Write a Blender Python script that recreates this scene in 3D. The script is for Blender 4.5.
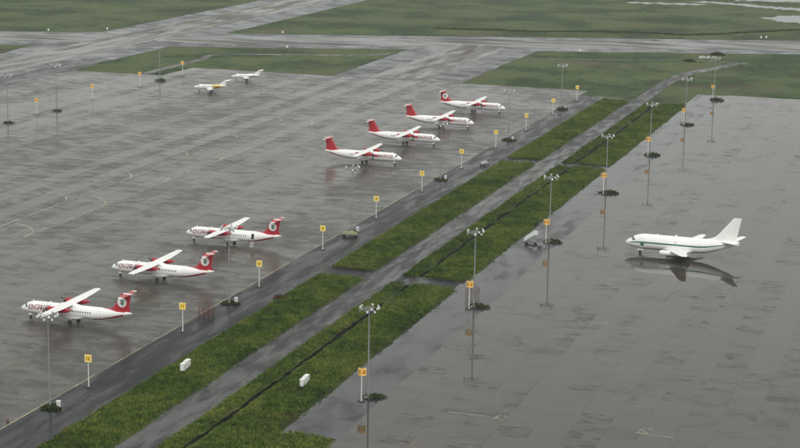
import bpy, bmesh, math, random
import numpy as np
from mathutils import Vector, Matrix
from math import radians as R, sin, cos, pi

for o in list(bpy.data.objects):
    bpy.data.objects.remove(o)
scene = bpy.context.scene
C = scene.collection
random.seed(7)
rng = np.random.default_rng(7)

# ------------------------------------------------------------------ camera
# world axes: X runs across the apron edge, Y runs along it (metres); origin = foot of the nearest stand sign
CAM = Vector((159.41, -297.72, 103.86))
PITCH, ROLL, YAW = 0.209649, 0.016366, R(18)
cd = bpy.data.cameras.new('camera')
cam = bpy.data.objects.new('camera', cd)
C.objects.link(cam)
fw = Vector((0, cos(PITCH), -sin(PITCH))); up = Vector((0, sin(PITCH), cos(PITCH))); rt = Vector((1, 0, 0))
r2 = rt * cos(ROLL) + up * sin(ROLL); u2 = up * cos(ROLL) - rt * sin(ROLL)
m3 = Matrix((r2, u2, -fw)).transposed()
cam.matrix_world = Matrix.Translation(CAM) @ (Matrix.Rotation(YAW, 3, 'Z') @ m3).to_4x4()
cd.sensor_width = 36; cd.lens = 1794.7 / 800 * 36
cd.clip_start = 1; cd.clip_end = 30000
scene.camera = cam

# ------------------------------------------------------------------ overcast sky
SUN_EL, SUN_AZ = R(40), R(-22)          # azimuth from -Y (behind the camera) towards +X
sun_dir = Vector((sin(-SUN_AZ) * cos(SUN_EL), -cos(SUN_AZ) * cos(SUN_EL), sin(SUN_EL)))   # towards the sun
world = bpy.data.worlds.new('World'); scene.world = world; world.use_nodes = True
wt = world.node_tree; wt.nodes.clear()
def wn(t, **k):
    n = wt.nodes.new(t)
    for a, b in k.items(): setattr(n, a, b)
    return n
sky = wn('ShaderNodeTexSky', sky_type='NISHITA', sun_disc=False)
sky.sun_elevation = SUN_EL; sky.sun_rotation = math.atan2(sun_dir.x, sun_dir.y)
sky.dust_density = 3; sky.air_density = 1
tc = wn('ShaderNodeTexCoord'); sep = wn('ShaderNodeSeparateXYZ')
mr = wn('ShaderNodeMapRange')          # standard overcast luminance: zenith three times the horizon
mr.inputs['From Min'].default_value = 0; mr.inputs['From Max'].default_value = 1
mr.inputs['To Min'].default_value = 0.52; mr.inputs['To Max'].default_value = 1.0
nz = wn('ShaderNodeTexNoise'); nz.inputs['Scale'].default_value = 3.5; nz.inputs['Detail'].default_value = 4
nr = wn('ShaderNodeMapRange'); nr.inputs['To Min'].default_value = 0.85; nr.inputs['To Max'].default_value = 1.15
mul = wn('ShaderNodeMath', operation='MULTIPLY')
deck = wn('ShaderNodeVectorMath', operation='SCALE'); deck.inputs[0].default_value = (11.8, 12.0, 11.5)
mix = wn('ShaderNodeMix', data_type='RGBA'); mix.inputs['Factor'].default_value = 0.93
bg = wn('ShaderNodeBackground'); bg.inputs['Strength'].default_value = 0.1
wo = wn('ShaderNodeOutputWorld')
L = wt.links.new
L(tc.outputs['Generated'], sep.inputs[0]); L(sep.outputs['Z'], mr.inputs['Value'])
L(tc.outputs['Generated'], nz.inputs['Vector']); L(nz.outputs['Fac'], nr.inputs['Value'])
L(mr.outputs[0], mul.inputs[0]); L(nr.outputs[0], mul.inputs[1]); L(mul.outputs[0], deck.inputs['Scale'])
L(sky.outputs[0], mix.inputs['A']); L(deck.outputs[0], mix.inputs['B'])
L(mix.outputs['Result'], bg.inputs['Color']); L(bg.outputs[0], wo.inputs[0])
sd = bpy.data.lights.new('sun', 'SUN'); sd.energy = 1.5; sd.angle = R(30); sd.color = (1, .97, .92)
so = bpy.data.objects.new('sun', sd); C.objects.link(so)
so.rotation_euler = (-sun_dir).to_track_quat('-Z', 'Y').to_euler(); so.location = (0, 0, 300)
vs = scene.view_settings
scene.render.filter_size = 1.15
vs.view_transform = 'Standard'; vs.look = 'None'; vs.exposure = 0.0; vs.gamma = 1; vs.use_curve_mapping = False

# ------------------------------------------------------------------ helpers
def tag(o, label=None, cat=None, group=None, kind=None):
    if label: o['label'] = label
    if cat: o['category'] = cat
    if group: o['group'] = group
    if kind: o['kind'] = kind
    return o
def empty(name, loc=(0, 0, 0), rz=0, label=None, cat=None, group=None):
    o = bpy.data.objects.new(name, None); C.objects.link(o)
    o.empty_display_size = .2; o.location = loc; o.rotation_euler = (0, 0, rz)
    return tag(o, label, cat, group)
def mesh_np(name, V, F, smooth=None, attr=None):
    V = np.asarray(V, dtype=np.float32).reshape(-1, 3); F = np.asarray(F, dtype=np.int32)
    me = bpy.data.meshes.new(name); k = F.shape[1]
    me.vertices.add(len(V)); me.vertices.foreach_set('co', V.ravel())
    me.loops.add(F.size); me.loops.foreach_set('vertex_index', F.ravel())
    me.polygons.add(len(F)); me.polygons.foreach_set('loop_start', np.arange(0, F.size, k, dtype=np.int32))
    me.polygons.foreach_set('use_smooth', np.zeros(len(F), dtype=bool))
    me.update(calc_edges=True)
    if attr is not None:
        a = me.attributes.new('tint', 'FLOAT', 'POINT'); a.data.foreach_set('value', np.asarray(attr, dtype=np.float32))
    me.validate()
    return me
class MB:
    def __init__(s): s.v = []; s.f = []
    def add(s, v, f):
        n = len(s.v); s.v += [tuple(p) for p in v]; s.f += [tuple(i + n for i in q) for q in f]; return s
    def box(s, x0, y0, z0, x1, y1, z1, M=None):
        v = [Vector(p) for p in ((x0,y0,z0),(x1,y0,z0),(x1,y1,z0),(x0,y1,z0),(x0,y0,z1),(x1,y0,z1),(x1,y1,z1),(x0,y1,z1))]
        if M: v = [M @ p for p in v]
        return s.add(v, [(3,2,1,0),(4,5,6,7),(0,1,5,4),(1,2,6,5),(2,3,7,6),(3,0,4,7)])
    def tube(s, pts, rad, n=8, cap=True):
        pts = [Vector(p) for p in pts]
        if not isinstance(rad, (list, tuple)): rad = [rad] * len(pts)
        V = []; F = []
        for i, p in enumerate(pts):
            d = (pts[min(i+1, len(pts)-1)] - pts[max(i-1, 0)]).normalized()
            a = d.orthogonal().normalized() if i == 0 else (a - d * a.dot(d)).normalized()
            b = d.cross(a)
            V += [p + (a * cos(2*pi*k/n) + b * sin(2*pi*k/n)) * rad[i] for k in range(n)]
        for i in range(len(pts) - 1):
            for k in range(n):
                F.append((i*n+k, i*n+(k+1) % n, (i+1)*n+(k+1) % n, (i+1)*n+k))
        if cap: F += [tuple(range(n))[::-1], tuple((len(pts)-1)*n + k for k in range(n))]
        return s.add(V, F)
    def loft(s, rings, cap=True, closed=True):
        n = len(rings[0]); V = [p for r in rings for p in r]; F = []
        for i in range(len(rings) - 1):
            for k in range(n if closed else n - 1):
                F.append((i*n+k, i*n+(k+1) % n, (i+1)*n+(k+1) % n, (i+1)*n+k))
        if cap: F += [tuple(range(n))[::-1], tuple((len(rings)-1)*n + k for k in range(n))]
        return s.add(V, F)
    def mesh(s, name, smooth=None, recalc=True):
        me = bpy.data.meshes.new(name); me.from_pydata([tuple(p) for p in s.v], [], s.f)
        if recalc:
            bm = bmesh.new(); bm.from_mesh(me); bmesh.ops.recalc_face_normals(bm, faces=bm.faces); bm.to_mesh(me); bm.free()
        if smooth is not None:
            for q in me.polygons: q.use_smooth = True
            me.set_sharp_from_angle(angle=R(smooth))
        me.update(); return me
    def build(s, name, mat, parent=None, smooth=None, bevel=0, recalc=True):
        me = s.mesh(name, smooth, recalc)
        if bevel:
            bm = bmesh.new(); bm.from_mesh(me)
            bmesh.ops.bevel(bm, geom=list(bm.edges), offset=bevel, segments=1, affect='EDGES'); bm.to_mesh(me); bm.free()
        return obj(name, me, mat, parent)
def obj(name, me, mat, parent=None):
    if mat and not me.materials: me.materials.append(mat)
    o = bpy.data.objects.new(name, me); C.objects.link(o); o.parent = parent
    return o
def copy_tree(o, parent=None):
    c = o.copy(); C.objects.link(c); c.parent = parent
    for ch in o.children: copy_tree(ch, c)
    return c

# ------------------------------------------------------------------ materials
def newmat(name):
    m = bpy.data.materials.new(name); m.use_nodes = True
    nt = m.node_tree; b = nt.nodes['Principled BSDF']
    return m, nt, b
def N(nt, t, **k):
    n = nt.nodes.new(t)
    for a, v in k.items():
        if hasattr(n, a): setattr(n, a, v)
        else: n.inputs[a.replace('_', ' ')].default_value = v
    return n
def noise(nt, vec, scale, detail=4, rough=.55, dist=0):
    n = nt.nodes.new('ShaderNodeTexNoise')
    n.inputs['Scale'].default_value = scale; n.inputs['Detail'].default_value = detail
    n.inputs['Roughness'].default_value = rough; n.inputs['Distortion'].default_value = dist
    if vec: nt.links.new(vec, n.inputs['Vector'])
    return n.outputs['Fac']
def mapr(nt, v, a, b, c=0, d=1, smooth=True):
    n = nt.nodes.new('ShaderNodeMapRange')
    if smooth: n.interpolation_type = 'SMOOTHSTEP'
    nt.links.new(v, n.inputs[0])
    for i, x in zip((1, 2, 3, 4), (a, b, c, d)): n.inputs[i].default_value = x
    return n.outputs[0]
def math_(nt, op, a, b=None):
    n = nt.nodes.new('ShaderNodeMath'); n.operation = op
    for i, x in enumerate((a, b)):
        if x is None: continue
        if isinstance(x, (int, float)): n.inputs[i].default_value = x
        else: nt.links.new(x, n.inputs[i])
    return n.outputs[0]
def mixc(nt, f, a, b, blend='MIX'):
    n = nt.nodes.new('ShaderNodeMix'); n.data_type = 'RGBA'; n.blend_type = blend
    for s, x in zip((0, 6, 7), (f, a, b)):
        if isinstance(x, (int, float)): n.inputs[s].default_value = x
        elif isinstance(x, tuple): n.inputs[s].default_value = (*x, 1) if len(x) == 3 else x
        else: nt.links.new(x, n.inputs[s])
    return n.outputs[2]
def worldpos(nt, scale=(1, 1, 1), rot=0):
    g = nt.nodes.new('ShaderNodeNewGeometry'); m = nt.nodes.new('ShaderNodeMapping')
    m.vector_type = 'POINT'; m.inputs['Scale'].default_value = scale; m.inputs['Rotation'].default_value = (0, 0, rot)
    nt.links.new(g.outputs['Position'], m.inputs[0]); return m.outputs[0]
def paint(name, col, rough=.35, metal=0, dirt=.12, dscale=1.2, spec=.5):
    m, nt, b = newmat(name)
    tcn = nt.nodes.new('ShaderNodeTexCoord')
    f = mapr(nt, noise(nt, tcn.outputs['Object'], dscale, 5), .35, .75, 0, dirt)
    nt.links.new(mixc(nt, f, tuple(col), tuple(x * .45 + .03 for x in col)), b.inputs['Base Color'])
    b.inputs['Roughness'].default_value = rough; b.inputs['Metallic'].default_value = metal
    b.inputs['Specular IOR Level'].default_value = spec
    return m
def wet(name, light, dark, brown, st=(1, 1), big=.02, mid=.11, thr=(.42, .62), rough=(.05, .5), spec=(.55, .12), cell=None,
        cellamt=.25, rot=0, bump=.0, brownamt=.5, fine=.9, lanes=0, streak=0, patch=0):
    """paving under a film of rain water: pools are smooth, damp patches are rough"""
    m, nt, b = newmat(name)
    p = worldpos(nt, (st[0], st[1], 1), rot)
    n1 = noise(nt, p, mid, 5, .6, .4); n2 = noise(nt, p, big, 3, .5)
    n3 = noise(nt, worldpos(nt), fine, 4, .65)
    w = math_(nt, 'ADD', math_(nt, 'MULTIPLY', n1, .62), math_(nt, 'MULTIPLY', n2, .38))
    if cell:
        g = worldpos(nt, (1 / cell[0], 1 / cell[1], 0))
        va = nt.nodes.new('ShaderNodeVectorMath'); va.operation = 'ADD'; va.inputs[1].default_value = cell[2]
        nt.links.new(g, va.inputs[0])
        fl = nt.nodes.new('ShaderNodeVectorMath'); fl.operation = 'FLOOR'; nt.links.new(va.outputs[0], fl.inputs[0])
        wnz = nt.nodes.new('ShaderNodeTexWhiteNoise'); wnz.noise_dimensions = '2D'; nt.links.new(fl.outputs[0], wnz.inputs['Vector'])
        sx = nt.nodes.new('ShaderNodeSeparateXYZ'); nt.links.new(fl.outputs[0], sx.inputs[0])
        wl = nt.nodes.new('ShaderNodeTexWhiteNoise'); wl.noise_dimensions = '1D'; nt.links.new(sx.outputs['X'], wl.inputs['W'])
        cv = wnz.outputs['Value']
        w = math_(nt, 'ADD', w, math_(nt, 'MULTIPLY', math_(nt, 'SUBTRACT', cv, .5), cellamt * .35))
        w = math_(nt, 'ADD', w, math_(nt, 'MULTIPLY', math_(nt, 'SUBTRACT', wl.outputs['Value'], .5), lanes))
    w = math_(nt, 'ADD', w, math_(nt, 'MULTIPLY', math_(nt, 'SUBTRACT', n3, .5), .12))
    if streak:
        w = math_(nt, 'ADD', w, math_(nt, 'MULTIPLY', math_(nt, 'SUBTRACT', noise(nt, worldpos(nt, (.28, 1.0, 1), R(-14)), .6, 5, .7), .5), streak))
    pool = mapr(nt, w, thr[0], thr[1])
    base = mixc(nt, pool, tuple(dark), tuple(light))
    n4 = noise(nt, worldpos(nt, (.8, 1.2, 1)), .05, 4, .6)
    base = mixc(nt, mapr(nt, n4, .45, .72, 0, brownamt), base, tuple(brown))
    if cell:
        base = mixc(nt, cellamt, base, mixc(nt, cv, (.6, .6, .6), (1.4, 1.4, 1.4)), 'MULTIPLY')
    if patch:
        pf = math_(nt, 'MULTIPLY', mapr(nt, math_(nt, 'ADD', cv, math_(nt, 'MULTIPLY', n2, .9)), 1.22, 1.36), math_(nt, 'MULTIPLY', mapr(nt, noise(nt, worldpos(nt, (.3, .8, 1)), .9, 4, .7), .42, .60), patch))
        base = mixc(nt, pf, base, tuple(x * .45 for x in brown))
        pool = math_(nt, 'MULTIPLY', pool, math_(nt, 'SUBTRACT', 1, math_(nt, 'MULTIPLY', pf, mapr(nt, n1, .35, .6, .3, 1))))
    base = mixc(nt, .5, base, mixc(nt, n3, (.55, .55, .55), (1.45, 1.45, 1.45)), 'MULTIPLY')
    nt.links.new(base, b.inputs['Base Color'])
    nt.links.new(mapr(nt, pool, 0, 1, rough[1], rough[0], False), b.inputs['Roughness'])
    nt.links.new(mapr(nt, pool, 0, 1, spec[1], spec[0], False), b.inputs['Specular IOR Level'])
    b.inputs['IOR'].default_value = 1.38
    if bump:
        bp = nt.nodes.new('ShaderNodeBump'); bp.inputs['Strength'].default_value = bump; bp.inputs['Distance'].default_value = .05
        nt.links.new(noise(nt, worldpos(nt), 1.3, 3), bp.inputs['Height']); nt.links.new(bp.outputs[0], b.inputs['Normal'])
    return m
def grassmat(name, cols, tint=False, scale=1.0, far=False):
    m, nt, b = newmat(name)
    p = worldpos(nt)
    a = noise(nt, p, .035 * scale, 5, .6); c = noise(nt, p, .35 * scale, 4, .65)
    a = mapr(nt, a, .34, .66, .2, .8); c = mapr(nt, c, .34, .66, .2, .8)
    f = math_(nt, 'ADD', math_(nt, 'MULTIPLY', a, .6), math_(nt, 'MULTIPLY', c, .4))
    if tint:
        at = nt.nodes.new('ShaderNodeAttribute'); at.attribute_name = 'tint'
        f = math_(nt, 'ADD', math_(nt, 'MULTIPLY', f, .6), math_(nt, 'MULTIPLY', at.outputs['Fac'], .4))
    cr = nt.nodes.new('ShaderNodeValToRGB'); e = cr.color_ramp.elements
    pos = (.36, .46, .54, .64) if not tint else (.28, .44, .56, .72)
    e[0].position, e[1].position = pos[0], pos[3]; e[0].color = (*cols[0], 1); e[1].color = (*cols[3], 1)
    for i in (1, 2): q = e.new(pos[i]); q.color = (*cols[i], 1)
    nt.links.new(f, cr.inputs[0])
    # browner, drier stretches
    br = mapr(nt, noise(nt, worldpos(nt, (.6, 1.4, 1)), .02 if far else .05, 4, .6), .52, .72, 0, .6 if far else .4)
    colr = mixc(nt, br, cr.outputs[0], tuple(cols[4]))
    b2 = mapr(nt, noise(nt, worldpos(nt), .22, 4, .7), .60, .72, 0, .75)
    nt.links.new(mixc(nt, b2, colr, tuple(x * .7 for x in cols[4])), b.inputs['Base Color'])
    b.inputs['Roughness'].default_value = .7; b.inputs['Specular IOR Level'].default_value = .06
    if not tint:
        bp = nt.nodes.new('ShaderNodeBump'); bp.inputs['Strength'].default_value = .8; bp.inputs['Distance'].default_value = .4
        nt.links.new(noise(nt, p, .8, 5, .7), bp.inputs['Height']); nt.links.new(bp.outputs[0], b.inputs['Normal'])
    return m

SL = 6.25
OFFA = (.376, 0, 0); OFFB = (-.92 % 1, 0, 0)
M_apronA = wet('wet_concrete_left', (.062, .057, .047), (.038, .036, .031), (.082, .064, .038), (.6, 1.1), .035, .24, (.32, .66), (.08, .36), (.46, .20),
               cell=(SL, SL, OFFA), cellamt=.10, lanes=.13, streak=.24, patch=.4, fine=1.6)
M_apronB = wet('wet_concrete_right', (.041, .038, .031), (.029, .027, .022), (.064, .050, .031), (.7, 1.0), .02, .22, (.295, .50), (.03, .32), (.50, .24),
               cell=(SL, SL, OFFB), cellamt=.07, lanes=.12, brownamt=.65, streak=.22, patch=1.0, fine=1.6)
M_asphaltB = wet('pooled_asphalt', (.030, .031, .032), (.016, .017, .018), (.036, .033, .028), (1.2, .5), .04, .16, (.34, .56), (.04, .30), (.48, .22), brownamt=.3, streak=.15)
M_joint = wet('joint_filler', (.13, .125, .105), (.03, .029, .026), (.06, .05, .035), (1, .4), .03, .3, (.46, .6), rough=(.3, .4), spec=(.3, .4))
M_asphalt = wet('wet_asphalt', (.014, .015, .017), (.009, .010, .011), (.020, .018, .016), (1.7, .3), .04, .2, (.40, .70), (.09, .36), (.24, .08), brownamt=.3)
M_road = wet('wet_road', (.042, .041, .039), (.018, .018, .019), (.042, .036, .028), (1.3, .3), .05, .34, (.36, .70), (.12, .45), (.38, .14), brownamt=.3)
M_taxi = wet('taxiway_concrete', (.095, .088, .076), (.065, .060, .052), (.12, .096, .068), (2.0, .35), .02, .08, (.36, .62), (.15, .5), (.34, .12), brownamt=.6, streak=.2)
M_taxisho = wet('taxiway_shoulder', (.036, .040, .046), (.022, .024, .028), (.045, .041, .036), (.8, 1.0), .03, .11, (.34, .68), (.10, .40), (.38, .16), brownamt=.3, streak=.14)
M_run = wet('runway_surface', (.080, .076, .070), (.055, .052, .048), (.10, .086, .068), (.35, 1.6), .02, .08, (.36, .62), (.15, .5), (.34, .12), rot=-R(20), brownamt=.5)
M_grassfar = grassmat('grass_field', ((.024, .042, .016), (.040, .068, .022), (.056, .084, .028), (.078, .096, .040), (.088, .072, .044)), scale=.7, far=True)
M_verge = grassmat('verge_soil', ((.018, .030, .006), (.028, .048, .008), (.036, .058, .010), (.055, .066, .016), (.045, .036, .015)), scale=1.5)
M_tuft = grassmat('grass_blades', ((.020, .046, .008), (.056, .102, .016), (.096, .142, .022), (.168, .190, .040), (.12, .098, .034)), tint=True, scale=1.5)
M_leaf = grassmat('shrub_leaves', ((.012, .022, .006), (.022, .040, .008), (.034, .055, .010), (.06, .075, .018), (.035, .04, .012)), tint=True, scale=3)
M_leafred = grassmat('rusty_leaves', ((.05, .016, .010), (.08, .025, .015), (.09, .04, .02), (.07, .06, .02), (.09, .03, .02)), tint=True, scale=3)
M_soil = paint('ditch_soil', (.012, .012, .008), .9, spec=.1)
M_white = paint('white_paint', (.80, .80, .79), .28, dirt=.10)
M_white2 = paint('aged_white_paint', (.72, .72, .70), .4, dirt=.25)
M_belly = paint('grey_belly_paint', (.50, .51, .52), .35, dirt=.2)
M_red = paint('red_paint', (.40, .016, .028), .3, dirt=.15)
M_letter = paint('dark_red_lettering', (.17, .008, .022), .4)
M_dark = paint('dark_rubber', (.018, .018, .018), .7)
M_glass = paint('dark_glass', (.015, .018, .022), .08, dirt=0)
M_metal = paint('grey_metal', (.42, .43, .43), .4, .6)
M_galv = paint('galvanised_steel', (.29, .30, .30), .5, .3, dirt=.3)
M_green = paint('dark_green_stripe', (.010, .12, .085), .35)
M_birdgreen = paint('bird_green', (.06, .20, .15), .4)
M_birdred = paint('bird_red', (.5, .07, .03), .4)
M_yellow = paint('yellow_panel', (.88, .60, .035), .4, dirt=.05)
M_orange = paint('amber_panel', (.88, .42, .02), .4, dirt=.05)
M_cream = paint('cream_border', (.85, .74, .42), .4, dirt=.05)
M_digit = paint('dark_digit', (.05, .03, .012), .5)
M_gold = paint('gold_paint', (.62, .42, .07), .35)
M_line = wet('faded_white_line', (.36, .35, .30), (.12, .12, .11), (.16, .14, .10), (1, .5), .05, .5, (.35, .6), (.25, .5), (.5, .3))
M_ycream = wet('faded_cream_line', (.34, .29, .15), (.13, .115, .07), (.12, .10, .06), (1, .35), .05, .4, (.38, .62), (.25, .5), (.5, .3))
M_yline = wet('faded_yellow_line', (.34, .31, .19), (.09, .085, .065), (.09, .08, .055), (1, .5), .05, .35, (.38, .6), (.25, .5), (.5, .3))
M_num = wet('worn_number_paint', (.26, .24, .18), (.045, .042, .036), (.06, .05, .035), (1, 1), .3, 1.6, (.42, .62), (.2, .4), (.4, .3), fine=3)
M_pond = wet('flood_water', (.05, .055, .05), (.045, .05, .045), (.05, .05, .04), rough=(.03, .06), spec=(.5, .5))
M_rust = paint('rusty_red_steel', (.13, .05, .035), .6, dirt=.5)
M_khaki = paint('khaki_canvas', (.20, .20, .12), .8, dirt=.4)
M_tarp = paint('pale_tarpaulin', (.62, .64, .64), .45, dirt=.35)
M_greysheet = paint('grey_sheet', (.30, .31, .32), .5, dirt=.4)
M_greybox = paint('grey_box_paint', (.17, .17, .18), .6, dirt=.3)
M_lamp = paint('white_lamp_housing', (.60, .61, .60), .35, dirt=.1)
M_lens = paint('lamp_lens', (.55, .58, .60), .12, dirt=0)
M_rubble = paint('pale_rubble', (.42, .41, .38), .8, dirt=.4)

# ------------------------------------------------------------------ setting: ground and paving
def rect(x0, x1, y0, y1): return [(x0, y0), (x1, y0), (x1, y1), (x0, y1)]
def sheet(name, pts, z, mat, thick=0, parent=None, kind='structure'):
    n = len(pts); v = [(x, y, z) for x, y in pts]; f = [tuple(range(n))]
    if thick:
        v += [(x, y, z - thick) for x, y in pts]
        f += [(i, n + i, n + (i + 1) % n, (i + 1) % n) for i in range(n)]
    me = bpy.data.meshes.new(name); me.from_pydata(v, [], f)
    bm = bmesh.new(); bm.from_mesh(me)
    top = [q for q in bm.faces if len(q.verts) == n and n > 4]
    if top: bmesh.ops.triangulate(bm, faces=top)
    bm.normal_update()
    for q in bm.faces:
        if q.normal.z < -.5: q.normal_flip()
    bm.to_mesh(me); bm.free()
    o = obj(name, me, mat, parent)
    if kind and parent is None: o['kind'] = kind
    return o
g_ = MB(); e_ = 5000
for q in ((-e_, 31.65, -e_, e_), (33.35, e_, -e_, e_), (31.65, 33.35, -e_, -70), (31.65, 33.35, 432.3, e_)):
    g_.add([(x, y, -.12) for x, y in rect(*q)], [(0, 1, 2, 3)])
ground = g_.build('ground', M_grassfar, recalc=False); ground['kind'] = 'structure'

def jag(pts, amp, step, seed=0):
    """walk an outline in short steps and let it wander, the ragged rim of turf or water"""
    r = random.Random(seed); out = []
    for i, (x, y) in enumerate(pts):
        x2, y2 = pts[(i + 1) % len(pts)]
        d = math.hypot(x2 - x, y2 - y); n = max(1, int(d / step)); nx, ny = -(y2 - y) / (d + 1e-6), (x2 - x) / (d + 1e-6)
        for k in range(n):
            j = r.uniform(-amp, amp) if k else 0
            out.append((x + (x2 - x) * k / n + nx * j, y + (y2 - y) * k / n + ny * j))
    return out

# runway (its axis lies 20 degrees off the apron's) and taxiways
A20 = math.atan(.366); RU = Vector((cos(A20), sin(A20))); RN = Vector((-sin(A20), cos(A20))); RO = Vector((-38, 606))
def rpt(u, n): p = RO + RU * u + RN * n; return (p.x, p.y)
def rrect(u0, u1, n0, n1): return [rpt(u0, n0), rpt(u1, n0), rpt(u1, n1), rpt(u0, n1)]
sheet('runway_shoulder', rrect(-1500, 1500, 0, 67), -.045, M_taxisho)
sheet('runway', rrect(-1500, 1500, 17, 54), -.040, M_run)
sheet('taxiway_shoulder', rect(-299, -236, -400, 1600), -.060, M_taxisho)
sheet('taxiway_margin', rect(-250, -236, -400, 470), -.050, M_asphalt)
sheet('taxiway', rect(-284, -256, -400, 1600), -.036, M_taxi)
sheet('taxiway_shoulder', rect(-121.5, -59.5, 449, 640), -.055, M_taxisho)
sheet('taxiway', rect(-104, -77, 449, 612), -.032, M_taxi)
# turf lying between the taxiways
def turf(name, pts, z, seed): return sheet(name, jag(pts, .5, 3, seed), z, M_grassfar, .15)
turf('turf_island', [(-233, 427.5), (-235.5, 465), (-235.5, 500), (-232, 524), (-221, 537), (-179, 554), (-140, 570), (-128, 572), (-121.8, 563), (-121.8, 530), (-120.3, 460.5),
                     (-189.5, 460.5), (-190, 428.3)], .03, 1)
turf('turf_island', [(-59.4, 450.5), (-60.2, 500), (-60.2, 562), (-55.5, 588), (-40, 604), (-5, 618), (68.6, 645), (700, 876), (700, 474.5), (44.7, 474.5), (28.2, 445), (28.2, 431), (-3, 448)], -.02, 2)
turf('turf_field', [(-360, 557), (-311, 575), (-303, 588), (-299, 610), (-299, 1600), (-1500, 1600), (-1500, 140)], -.0, 3)
turf('turf_field', [(-306, 501), (-299, 493), (-296, 470), (-299, 300), (-330, 250), (-900, 250), (-900, 285)], -.0, 4)
turf('turf_field', [(-187, 622.5), (-215, 613), (-227, 615), (-232, 622), (-236, 640), (-236, 1600), (1500, 1600), (1500, 1239.6)], -.0, 5)
for i, pl in enumerate(([(-199, 430), (-199.2, 462), (-198.5, 490), (-202, 509), (-195, 516), (-186, 520.5), (-140, 538), (-128, 547), (-122, 558)],
                        [(-45, 566), (0, 585), (25, 594.5), (44, 592)])):
    # narrow service tracks through the turf
    lft, rgt = [], []
    for k, (x, y) in enumerate(pl):
        a = Vector(pl[max(k - 1, 0)]); b_ = Vector(pl[min(k + 1, len(pl) - 1)]); d = (b_ - a).normalized(); w = 2.0 if i == 0 else 1.1
        lft.append((x - d.y * w, y + d.x * w)); rgt.append((x + d.y * w, y - d.x * w))
    v = [(x, y, .05) for x, y in lft + rgt]; n = len(pl)
    me = bpy.data.meshes.new('service_track'); me.from_pydata(v, [], [(n + k, n + k + 1, k + 1, k) for k in range(n - 1)])
    o = obj('service_track', me, M_road); o['kind'] = 'structure'
# asphalt strips
sheet('apron_shoulder', rect(-2.45, 9.0, -150, 444), -.012, M_asphalt)
sheet('apron_shoulder', rect(43.6, 55.47, -12.3, 469), -.012, M_asphaltB)
sheet('cross_path', rect(9.0, 20.0, 102.3, 111.3), -.016, M_asphalt)
sheet('cross_path', rect(9.0, 20.0, 274.6, 282.2), -.016, M_asphalt)
sheet('cross_path', rect(28.0, 43.6, 100.6, 109.0), -.016, M_asphalt)
sheet('cross_path', rect(28.0, 43.6, 273.4, 280.4), -.016, M_asphalt)
sheet('cross_path', rect(4.0, 20.0, 436.5, 442), -.010, M_road)
sheet('cross_path', rect(28.0, 43.6, 432.5, 436.5), -.016, M_asphalt)
cl = [(24, -150), (24, 60), (24, 200), (24, 350), (24.2, 460), (24.6, 512), (27.5, 540), (33, 556), (38.5, 570), (43, 588), (48, 592)]
v = []; f = []
for k, (x, y) in enumerate(cl):
    a = Vector(cl[max(k - 1, 0)]); b_ = Vector(cl[min(k + 1, len(cl) - 1)]); d = (b_ - a).normalized()
    w = 4.0 if y < 420 else (3.1 if y < 560 else 2.6)
    v += [(x - d.y * w, y + d.x * w, -.008), (x + d.y * w, y - d.x * w, -.008)]
    if k: f.append((2*k-2, 2*k-1, 2*k+1, 2*k))
me = bpy.data.meshes.new('service_road'); me.from_pydata(v, [], f); obj('service_road', me, M_road)['kind'] = 'structure'

# concrete slabs of the two aprons
def apron(name, x0, nx, y0, ny, mat, zbase, gap):
    slab_me = MB().box(gap, .02, -.012, SL - gap, SL - .02, 0).mesh('slab')
    base = sheet(name, rect(x0, x0 + nx * SL, y0, y0 + ny * SL), zbase - .008, M_joint)
    me1 = slab_me.copy(); me1.materials.append(mat)
    cells = []
    cm = cam.matrix_world.inverted()
    for i in range(nx):
        for j in range(ny):
            c = Vector((x0 + (i + .5) * SL, y0 + (j + .5) * SL, 0)); q = cm @ c
            px, py = cd.lens / 36 * q.x / -q.z, cd.lens / 36 * q.y / -q.z
            inside = abs(px) < .5 and abs(py) < .28
            cells.append((not inside, (c - CAM).length, i, j))
    cells.sort()
    for k, (_, _, i, j) in enumerate(cells[:300]):
        o = obj('slab', me1, None, base); o.location = (x0 + i * SL, y0 + j * SL, zbase)
    rest = np.array([(x0 + i * SL, y0 + j * SL, zbase) for _, _, i, j in cells[300:]])
    bv = np.array([v.co for v in slab_me.vertices]); bf = np.array([p.vertices[:] for p in slab_me.polygons])
    V = (rest[:, None, :] + bv[None]).reshape(-1, 3); F = (np.arange(len(rest))[:, None, None] * 8 + bf[None]).reshape(-1, 4)
    o = obj('slab_field', mesh_np('slab_field', V, F), mat, base); o['kind'] = 'stuff'
    return base
apron('left_apron', -2.46 - 37.6 * SL + .6 * SL, 37, -90, 88, M_apronA, 0, .055)
apron('right_apron', 55.48, 22, -60, 85, M_apronB, 0, .022)
sheet('left_apron_margin', rect(-236, -2.46 - 37 * SL - .02, -90, 450), -.01, M_asphalt)
sheet('left_apron_margin', rect(-190, -60.5, 460.02, 462), -.01, M_asphalt)

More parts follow.
